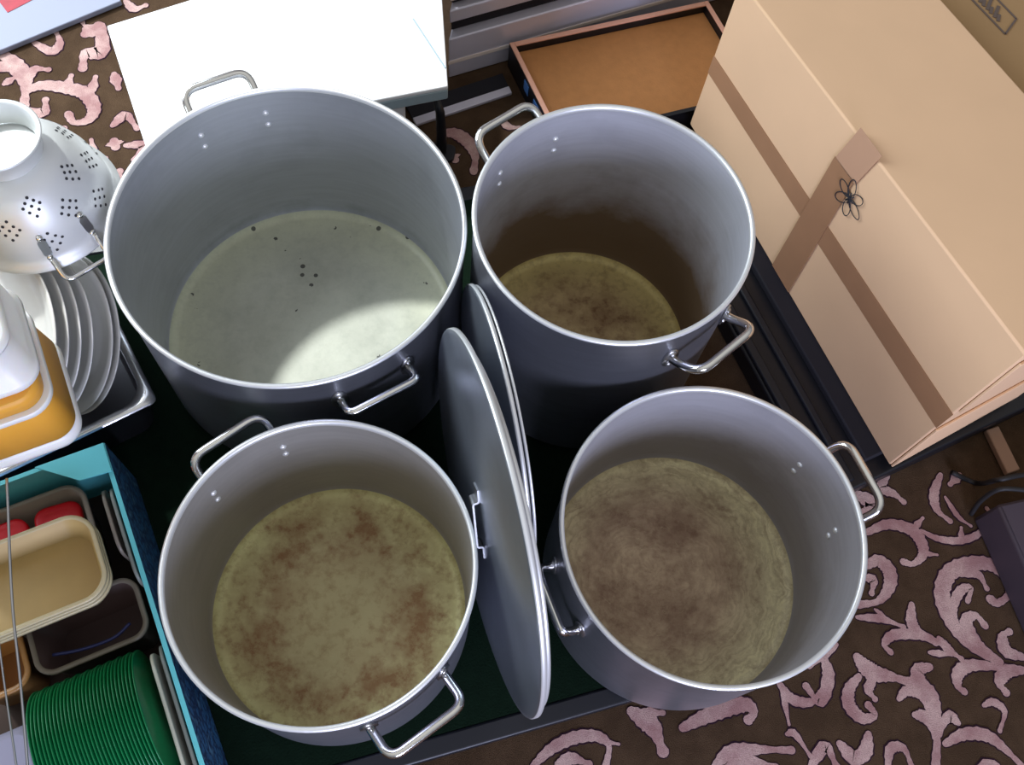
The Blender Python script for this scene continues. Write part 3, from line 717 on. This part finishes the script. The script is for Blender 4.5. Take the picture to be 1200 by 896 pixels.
# ------------------------------------------------------------------ left: pan of plates, colander
pz = .115
k0, k1, k2 = at(185, 470, pz), at(95, 513, pz), at(150, 380, pz)
px_ = (k1 - k0).normalized()                       # along the near edge, going left
py_ = Vector((-px_.y, px_.x, 0)); py_ = py_ if py_.dot(k2 - k0) > 0 else -py_
pan = empty('steel_pan', (k0.x, k0.y, 0), 0, 'rectangular stainless steel pan holding the row of plates', 'pan')
PLn, PWn = .29, .33; RP = .024
Rm = Matrix((px_, py_, Vector((0, 0, 1)))).transposed().to_4x4()
mb = MB()
def sh_rr(w, d, r): return [(x + PLn / 2, y + PWn / 2) for x, y in rrect(w, d, r)]
z_ = .0012
loft(mb, [(sh_rr(PLn - .05, PWn - .05, .02), z_), (sh_rr(PLn - .036, PWn - .036, .028), .012), (sh_rr(PLn - .028, PWn - .028, .034), pz - .004), (sh_rr(PLn - .002, PWn - .002, .008), pz - .004), (sh_rr(PLn, PWn, .010), pz),
          (sh_rr(PLn - .026, PWn - .026, .036), pz + .001), (sh_rr(PLn - .030, PWn - .030, .034), pz - .006), (sh_rr(PLn - .038, PWn - .038, .028), .014), (sh_rr(PLn - .056, PWn - .056, .02), .003)])
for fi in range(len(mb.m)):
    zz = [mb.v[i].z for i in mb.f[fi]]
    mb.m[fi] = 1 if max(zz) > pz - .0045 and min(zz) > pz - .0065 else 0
mb.build('shell', [M['pan_shaded'], M['pan_in']], pan, matrix=Rm)

def plate_mesh(rad):
    return [(0, .0), (rad * .55, .0), (rad * .60, -.003), (rad * .63, -.003), (rad * .66, .001), (rad * .84, .008), (rad * .985, .0150), (rad, .0166), (rad * .985, .0178), (rad * .84, .0118), (rad * .66, .0055), (rad * .58, .004), (0, .004)]
pn = Vector((math.cos(R(43)) * math.cos(R(221)), math.cos(R(43)) * math.sin(R(221)), math.sin(R(43))))
pc0 = Vector((-.629, .5605, .104))
pe = None
plabels = ['rearmost white dinner plate, touching the pan wall']
for k in range(6):
    off = 0 if k == 0 else (.011 if k == 1 else .011 + .0172 * (k - 1) + .012)
    c = pc0 + pn * off + Vector((0, 0, .0))
    if pe is None:
        pe = MB().lathe(plate_mesh(.117), 80).build('dinner_plate', M['china']); o = pe
    else:
        o = pe.copy(); C.objects.link(o)
    o.matrix_world = frame(c, pn)
    tag(o, 'white dinner plate leaning in the row inside the steel pan', 'plate', 'dinner plates in the steel pan')

# colander, upside down
cz = .268
cc_ = Vector((-.670, .668, cz)); CR = .104
col = empty('colander', cc_, 0, 'upturned aluminium colander with a foot ring resting over the plates', 'colander')
bowl = [(CR + .006, .000), (CR + .007, .003), (CR, .006), (CR - .003, .022), (CR - .009, .050), (CR - .019, .074), (CR - .033, .096), (.056, .110), (.030, .114), (0, .114), (0, .112), (.030, .112), (.055, .108), (CR - .035, .094), (CR - .021, .073), (CR - .011, .049), (CR - .005, .021), (CR - .002, .004), (CR + .006, .000)]
hm = MB().lathe(bowl, 96)
foot = [(.046, .1125), (.047, .118), (.051, .140), (.055, .142), (.0555, .144), (.052, .145), (.049, .141), (.0445, .119), (.043, .1145)]
MB().lathe(foot, 64).build('foot_ring', M['colander'], col)
# groups of holes, drawn as shallow dimples standing on the bowl
outer = [(r_, z2) for r_, z2 in bowl[2:8]]
def bowl_pt(a, t):
    t = max(0, min(.9999, t)) * (len(outer) - 1); i = int(t); f = t - i
    r_ = outer[i][0] * (1 - f) + outer[i + 1][0] * f; z2 = outer[i][1] * (1 - f) + outer[i + 1][1] * f
    dr, dz = outer[i + 1][0] - outer[i][0], outer[i + 1][1] - outer[i][1]
    n2 = Vector((dz, -dr)).normalized()
    p = Vector((r_ * math.cos(a), r_ * math.sin(a), z2)); n3_ = Vector((n2.x * math.cos(a), n2.x * math.sin(a), n2.y)); return p, n3_
for g in range(14):
    a0 = 2 * math.pi * g / 14
    for tt in ((.34, .75) if g % 2 == 0 else (.55,)):
        for da, dt in ((0, 0), (.075, .05), (-.075, .05), (.075, -.06), (-.075, -.06), (0, .11), (0, -.12), (.14, 0), (-.14, 0)):
            p, nn = bowl_pt(a0 + da, tt + dt * .9)
            mm = frame(p + nn * .00025, nn)
            vs = [mm @ Vector((.0021 * math.cos(q), .0021 * math.sin(q), 0)) for q in [2 * math.pi * j / 8 for j in range(8)]]
            vs2 = [v + nn * .0002 for v in vs]
            hm.add(vs + vs2, [tuple(range(8))[::-1], tuple(range(8, 16))] + [(j, (j + 1) % 8, 8 + (j + 1) % 8, 8 + j) for j in range(8)], 1)
hm.build('bowl', [M['colander'], M['dark_hole']], col)
def col_handle(ang, w=.062):
    a = R(ang); n = Vector((math.cos(a), math.sin(a), 0))
    def q(sg, rr, z): 
        th = a + sg * math.asin(w / 2 / CR); return Vector((math.cos(th), math.sin(th), 0)) * CR + n * rr + Vector((0, 0, z))
    pts = rounded([q(-1, -.001, .018), q(-1, .010, .014), q(-1, .030, .0), q(1, .030, .0), q(1, .010, .014), q(1, -.001, .018)], .012)
    h = MB().tube(pts, .0032, 10).build('handle', M['steel'], col)
    for sg in (-1, 1):
        p, nn = bowl_pt(a + sg * math.asin(w / 2 / CR), .30)
        MB().prism([(x, y) for x, y in rrect(.011, .028, .005)], 0, .0015).build('lug', M['steel_dull'], h, matrix=frame(p + nn * .0004, nn))
        for t2 in (.17, .42):
            p, nn = bowl_pt(a + sg * math.asin(w / 2 / CR), t2)
            MB().lathe([(.0042, 0), (.0036, .0016), (0, .0026)], 12).build('rivet', M['steel'], h, matrix=frame(p + nn * .0018, nn))
col_handle(-41); col_handle(139)

# ------------------------------------------------------------------ blue printed box with plastic tubs
BZ = .150
r0, r1 = at(133, 553, BZ), at(243, 905, BZ)
r0 = Vector((r0.x, r0.y, 0)); r1 = Vector((r1.x, r1.y, 0))
bx_ = (r1 - r0).normalized(); bn = Vector((bx_.y, -bx_.x, 0)); bn = bn if bn.x < 0 else -bn      # bn points to the left, into the box
bb = empty('blue_box', r0, 0, 'open blue printed cardboard box with turquoise inside, full of tubs', 'box')
BL_, BW_, tw = .52, .40, .006
def bq(a0, a1, b0, b1): return [bx_ * a0 + bn * b0, bx_ * a1 + bn * b0, bx_ * a1 + bn * b1, bx_ * a0 + bn * b1]
def wall2(nm, a0, a1, b0, b1, z1=BZ):
    mb = MB(); P = bq(a0, a1, b0, b1); mb.prism(P, .0006, z1)
    o = mb.build(nm, [M['turq'], M['blue_print']], bb)
    cen = bx_ * BL_ / 2 + bn * BW_ / 2
    for f in o.data.polygons:
        if abs(f.normal.z) < .5 and f.normal.dot(Vector(f.center) - cen) > 0: f.material_index = 1
    return o
FA = -.045          # far end of the box
wall2('side_panel', FA, BL_, 0, tw); wall2('side_panel', FA, BL_, BW_ - tw, BW_)
wall2('side_panel', FA, FA + tw, tw, BW_ - tw); wall2('side_panel', BL_ - tw, BL_, tw, BW_ - tw)
MB().prism(bq(FA + tw, BL_ - tw, tw, BW_ - tw), .0006, .006).build('bottom_panel', M['box_floor'], bb)
# folded flap at the far end
fp = [at(83, 546, BZ + .002), at(110, 563, BZ + .002), at(137, 554, BZ + .002), at(119, 516, BZ + .012)]
fp = [r0 + bx_ * a + bn * b + Vector((0, 0, z)) for a, b, z in ((-.001, .001, BZ + .001), (-.044, .001, BZ + .001), (-.044, .09, BZ + .003), (-.004, .042, BZ + .002))]
v = [p - r0 for p in fp]; mb = MB(); mb.add(v + [p + Vector((0, 0, .003)) for p in v], [(3, 2, 1, 0), (4, 5, 6, 7), (0, 1, 5, 4), (1, 2, 6, 5), (2, 3, 7, 6), (3, 0, 4, 7)])
mb.build('flap', M['turq'], bb)

def tub_mesh(mb, w, d, h, r=.022, th=.0022, taper=.88, lip=.006, mi=0, mi_in=0):
    L = [(rrect(w * taper - 2 * th, d * taper - 2 * th, r * .8), 0), (rrect(w * taper, d * taper, r * .8), .003), (rrect(w * .985, d * .985, r), h - .007), (rrect(w + lip * 2, d + lip * 2, r + lip), h - .006), (rrect(w + lip * 2, d + lip * 2, r + lip), h - .001), (rrect(w + lip * 1.2, d + lip * 1.2, r + lip), h),
         (rrect(w - 2 * th, d - 2 * th, r - th), h - .001), (rrect(w * taper - 2 * th, d * taper - 2 * th, r * .8), th + .002)]
    loft(mb, L, mis=[mi] * 6 + [mi_in] * 2); return mb

def place(o, c, rz, rx=0, ry=0):
    o.location = c; o.rotation_euler = (rx, ry, rz); return o

bang = math.atan2(bx_.y, bx_.x)                  # long direction of the blue box
Pt = lambda px, py, z: at(px, py, z)

# yellow stack at the left edge
ty = empty('food_tub', (0, 0, 0), 0, 'frosted tub full of yellow orange filling at the left edge', 'tub')
tw_, td_ = .235, .152
cr_ = at(97, 512, .276); tang = R(33)
tx = Vector((math.cos(tang), math.sin(tang), 0)); tyv = Vector((-tx.y, tx.x, 0))
tc_ = Vector((cr_.x, cr_.y, .266)) - tx * (tw_ / 2 - .006) + tyv * (td_ / 2 - .004)
place(ty, tc_, tang)
mb = MB()
loft(mb, [(rrect(tw_ - .020, td_ - .020, .022), .0), (rrect(tw_ - .006, td_ - .006, .028), .004), (rrect(tw_, td_, .030), .014), (rrect(tw_ - .004, td_ - .004, .028), .030)], mi=0, cap1=True)
mb.build('base', M['tub_lid'], ty)
mb = MB(); loft(mb, [(rrect(tw_ - .004, td_ - .004, .028), .0305), (rrect(tw_ - .014, td_ - .012, .028), .092), (rrect(tw_ - .016, td_ - .014, .027), .098)])
mb.build('filling', M['orange'], ty)
mb = MB(); loft(mb, [(rrect(tw_ - .012, td_ - .010, .028), .0985), (rrect(tw_ - .004, td_ - .002, .032), .102), (rrect(tw_ - .006, td_ - .004, .031), .110)]); mb.build('rim', M['tub_lid'], ty)
mb = MB(); loft(mb, [(rrect(tw_ - .018, td_ - .016, .027), .1105), (rrect(tw_ - .022, td_ - .020, .026), .134)]); mb.build('filling', M['orange'], ty)
t2 = empty('food_tub', tc_ + tx * .010 + tyv * .008 + Vector((0, 0, .1345)), tang, 'white frosted tub stacked on top of the yellow one, bright in sun', 'tub')
mb = MB(); loft(mb, [(rrect(tw_ - .030, td_ - .024, .028), 0), (rrect(tw_ - .020, td_ - .016, .030), .004), (rrect(tw_ - .022, td_ - .018, .030), .012), (rrect(tw_ - .030, td_ - .026, .026), .014), (rrect(tw_ - .034, td_ - .030, .026), .072)]); mb.build('body', M['tub_lid'], t2)
mb = MB(); loft(mb, [(rrect(tw_ - .030, td_ - .026, .028), .0725), (rrect(tw_ - .026, td_ - .022, .028), .080), (rrect(tw_ - .036, td_ - .032, .024), .084)]); mb.build('lid', M['tub_lid'], t2)

# tubs in the blue box, placed by distance along (a) and away from (b) its right wall
def make_tub(name, label, a, b, z0, h, w, d, m, m_in, r=.024, drz=0, th=.0022, taper=.88):
    e = empty(name, r0 + bx_ * a + bn * b + Vector((0, 0, z0)), td + drz, label, 'tub')
    mb = MB(); tub_mesh(mb, w, d, h, r, mi=0, mi_in=1, th=th, taper=taper, lip=.0045); mb.build('body', [m, m_in], e); return e
td = bang + R(90)
tA = make_tub('food_tub', 'translucent open tub holding red lids in the blue box', .034, .148, .0065, .112, .192, .104, M['clear_plastic'], M['clear_plastic'])
for k in range(2):
    o = MB(); w2, d2 = ((.080, .076), (.056, .070))[k]
    loft(o, [(rrect(w2, d2, .014), 0), (rrect(w2 + .004, d2 + .004, .016), .002), (rrect(w2 + .004, d2 + .004, .016), .012), (rrect(w2 - .003, d2 - .003, .014), .014), (rrect(w2 - .016, d2 - .016, .012), .0125)])
    ob_ = o.build('tub_lid', M['red']); pp = r0 + bx_ * (.034, .030)[k] + bn * (.172, .094)[k]
    place(ob_, Vector((pp.x, pp.y, (.094, .090)[k])), td + (.05, -.06)[k], (.05, -.05)[k], (.04, .08)[k])
    tag(ob_, ['larger red plastic lid lying in the translucent tub', 'smaller red plastic lid at the right end of the translucent tub'][k], 'lid')
for k in range(3):
    make_tub('food_tub', ['lowest of three nested cream tubs in the blue box', 'middle of three nested cream tubs in the blue box', 'uppermost of three nested cream tubs in the blue box'][k],
             .108, .128, .1195 + .0105 * k, .048, .178, .108, M['pale_plastic'], M['pale_inner'], .030, th=.0010, taper=.86)
tC = make_tub('food_tub', 'clear clip lock tub with dark inside below the cream ones', .170, .092, .0065, .104, .135, .078, M['clear_plastic'], M['purple_shade'], .020)
cl = MB()
loft(cl, [(rrect(.060, .010, .004), 0), (rrect(.064, .012, .005), .0015), (rrect(.058, .009, .004), .0025)]); o = cl.build('clip', M['cream'], tC); o.location = (.0, .035, .1045)
o = MB(); o.tube(catmull([(-.055, -.012, 0), (-.02, -.020, 0), (.02, -.022, 0), (.045, -.012, 0)]), .0022, 8); o = o.build('seal', M['bluelid'], tC); o.location = (0, 0, .080)
tD = make_tub('food_tub', 'small amber tinted tub at the left edge above the green plates', .168, .212, .0065, .100, .074, .080, M['amber'], M['amber'], .02)

# thin lids standing along the right wall of the blue box
for k, (b0, h_, l0_, L_, m_, lb_) in enumerate(((.0095, .138, .012, .140, 'grey_plastic', 'thin grey lid on edge against the right wall of the blue box'),
                                     (.0210, .132, .008, .096, 'clear_plastic', 'cloudy lid on edge beside the nested cream tubs'),
                                     (.0095, .136, .236, .19, 'grey_plastic', 'grey lid on edge between cream tray and box wall'),
                                     (.0210, .142, .243, .19, 'cream', 'cream tray on edge right of the green plates'))):
    mb = MB(); P = rrect(L_, h_, .02, 6); P = [(x, y + h_ / 2) for x, y in P]
    loft(mb, [(P, 0), ([(x * 1.0, y) for x, y in P], .004), ([(x * .93, h_ / 2 + (y - h_ / 2) * .93) for x, y in P], .0055)])
    o = mb.build('tub_lid' if k != 3 else 'serving_tray', M[m_])
    nz = bx_.cross(Vector((0, 0, 1)))
    o.matrix_world = Matrix.Translation(r0 + bx_ * (l0_ + L_ / 2) + bn * (b0 + (.0 if nz.dot(bn) > 0 else .006)) + Vector((0, 0, .0065))) @ Matrix((bx_, Vector((0, 0, 1)), nz)).transposed().to_4x4()
    tag(o, lb_, 'lid' if k != 3 else 'tray')

# green plates packed on edge
gR = .088
gd = r0 + bx_ * .312 + bn * .036
gp = None
for k in range(30):
    mb_prof = [(0, 0), (gR * .62, 0), (gR * .70, .003), (gR * .97, .006), (gR, .0068), (gR, .0078), (gR * .97, .0080), (gR * .69, .0046), (gR * .61, .0016), (0, .0016)]
    if gp is None: gp = MB().lathe(mb_prof, 72).build('plastic_plate', M['green']); o = gp
    else: o = gp.copy(); C.objects.link(o)
    jit = .0006 * math.sin(k * 2.1)
    o.matrix_world = frame(gd + bn * (.0043 * k) + Vector((0, 0, .0075 + gR + jit)) + bx_ * jit * 2, bn)
    tag(o, 'green plastic plate packed on edge in the blue box', 'plate', 'green plastic plates in the blue box')

# lilac cloth/tray corner bottom left and wire rods
p0 = r0 + bx_ * .33 + bn * .255
o = MB(); loft(o, [(rrect(.12, .15, .012), 0), (rrect(.13, .16, .014), .010), (rrect(.13, .16, .014), .075), (rrect(.11, .14, .012), .085)]); o = o.build('folded_cloth', M['lilac'])
place(o, Vector((p0.x, p0.y, .0065)), td); tag(o, 'folded lilac cloth in the bottom left corner', 'cloth')
o = MB(); q = [at(8, 560, .33), at(14, 700, .29), at(24, 800, .26), at(34, 915, .22)]; o.tube(catmull(q), .0016, 8); o = o.build('wire_rod', M['steel_dull'])
tag(o, 'longest thin steel wire rod crossing the left edge above the tubs', 'rod')
o = MB(); q = [at(-8, 700, .28), at(5, 800, .24), at(22, 915, .20)]; o.tube(catmull(q), .0012, 8); o = o.build('wire_rod', M['steel_dull'])
tag(o, 'short thin steel wire rod in the bottom left corner', 'rod')

# ------------------------------------------------------------------ right edge, under the carton: case, strip and cable
q = at(1170, 590, .05)
dc = empty('dark_case', (q.x, q.y, FZ), 0, 'dark purplish case on the carpet at the right edge', 'case')
dd1 = (at(1215, 690, .05) - q); dd1.z = 0; dd1.normalize(); dd2 = Vector((-dd1.y, dd1.x, 0)); dd2 = dd2 if dd2.x > 0 else -dd2
MB().prism([Vector((0, 0, 0)), dd1 * .30, dd1 * .30 + dd2 * .22, dd2 * .22], .0012, .077).build('body', M['darkbox'], dc, bevel=.006)
MB().prism([dd1 * .004 + dd2 * .004, dd1 * .296 + dd2 * .004, dd1 * .296 + dd2 * .216, dd1 * .004 + dd2 * .216], .0774, .080).build('lid', M['darkbox'], dc, bevel=.002)
a = at(1158, 503, -.02); b_ = at(1187, 553, -.02); d = (b_ - a).normalized(); nn = Vector((-d.y, d.x, 0)) * .012
o = MB(); o.prism([a - nn * .5, b_ - nn, b_ + nn, a + nn * 1.5], FZ + .002, FZ + .014); o = o.build('wooden_strip', M['beige'], bevel=.002)
tag(o, 'short beige strip lying beside black cable at the right edge', 'strip')
o = MB(); q = [at(1115, 553, FZ + .008), at(1145, 566, FZ + .006), at(1170, 562, .062), at(1205, 556, .062), at(1260, 560, .062)]; o.tube(catmull(q), .004, 10)
q = [at(1205, 574, .066), at(1172, 573, .064), at(1150, 586, .02), at(1138, 602, FZ + .006)]; o.tube(catmull(q), .0038, 10)
o = o.build('cable', M['rubber']); tag(o, 'thin black cable looping over the carpet at the right edge', 'cable')

# ------------------------------------------------------------------ light
sc = bpy.context.scene
w = bpy.data.worlds.new('world'); sc.world = w; w.use_nodes = True; nt = w.node_tree; N = NT(nt)
bg = nt.nodes['Background']; tc = N.node('ShaderNodeTexCoord'); sp = N.node('ShaderNodeSeparateXYZ'); N.link(tc.outputs['Generated'], sp.inputs[0])
# soft room light: pale ceiling overhead, darker walls round about
N.link(N.ramp(N.math('ADD', N.math('MULTIPLY', sp.outputs[2], .5), .5), [(0, (.10, .09, .09, 1)), (.5, (.24, .23, .24, 1)), (.72, (.42, .42, .44, 1)), (1, (1.12, 1.10, 1.06, 1))]), bg.inputs['Color'])
bg.inputs['Strength'].default_value = .55

def area(name, loc, target, sx_, sy_, power, col):
    l = bpy.data.lights.new(name, 'AREA'); l.shape = 'RECTANGLE'; l.size = sx_; l.size_y = sy_; l.energy = power; l.color = col
    o = bpy.data.objects.new(name, l); C.objects.link(o); o.location = loc
    o.rotation_euler = (Vector(target) - Vector(loc)).to_track_quat('-Z', 'Y').to_euler(); return o
area('front_window_light', (1.2, -2.3, 1.05), (.1, .6, .3), 1.3, .9, 92, (.66, .71, 1))
area('left_window_light', tuple(SUNH * (TW - .05) + SIDE * -.2 + Vector((0, 0, 1.3))), (0, .5, .2), 2.0, 1.9, 60, (.80, .90, 1))
sl = bpy.data.lights.new('sun', 'SUN'); sl.energy = 3.6; sl.angle = R(3.5); sl.color = (.94, .98, 1)
so = bpy.data.objects.new('sun', sl); C.objects.link(so); so.location = (-2, 2, 3)
so.rotation_euler = Vector((.19, -.15, -.3086)).to_track_quat('-Z', 'Y').to_euler()

vs = sc.view_settings; vs.view_transform = 'Standard'; vs.look = 'None'; vs.exposure = 0.12; vs.gamma = 1.0; vs.use_curve_mapping = False
sc.cycles.max_bounces = 8
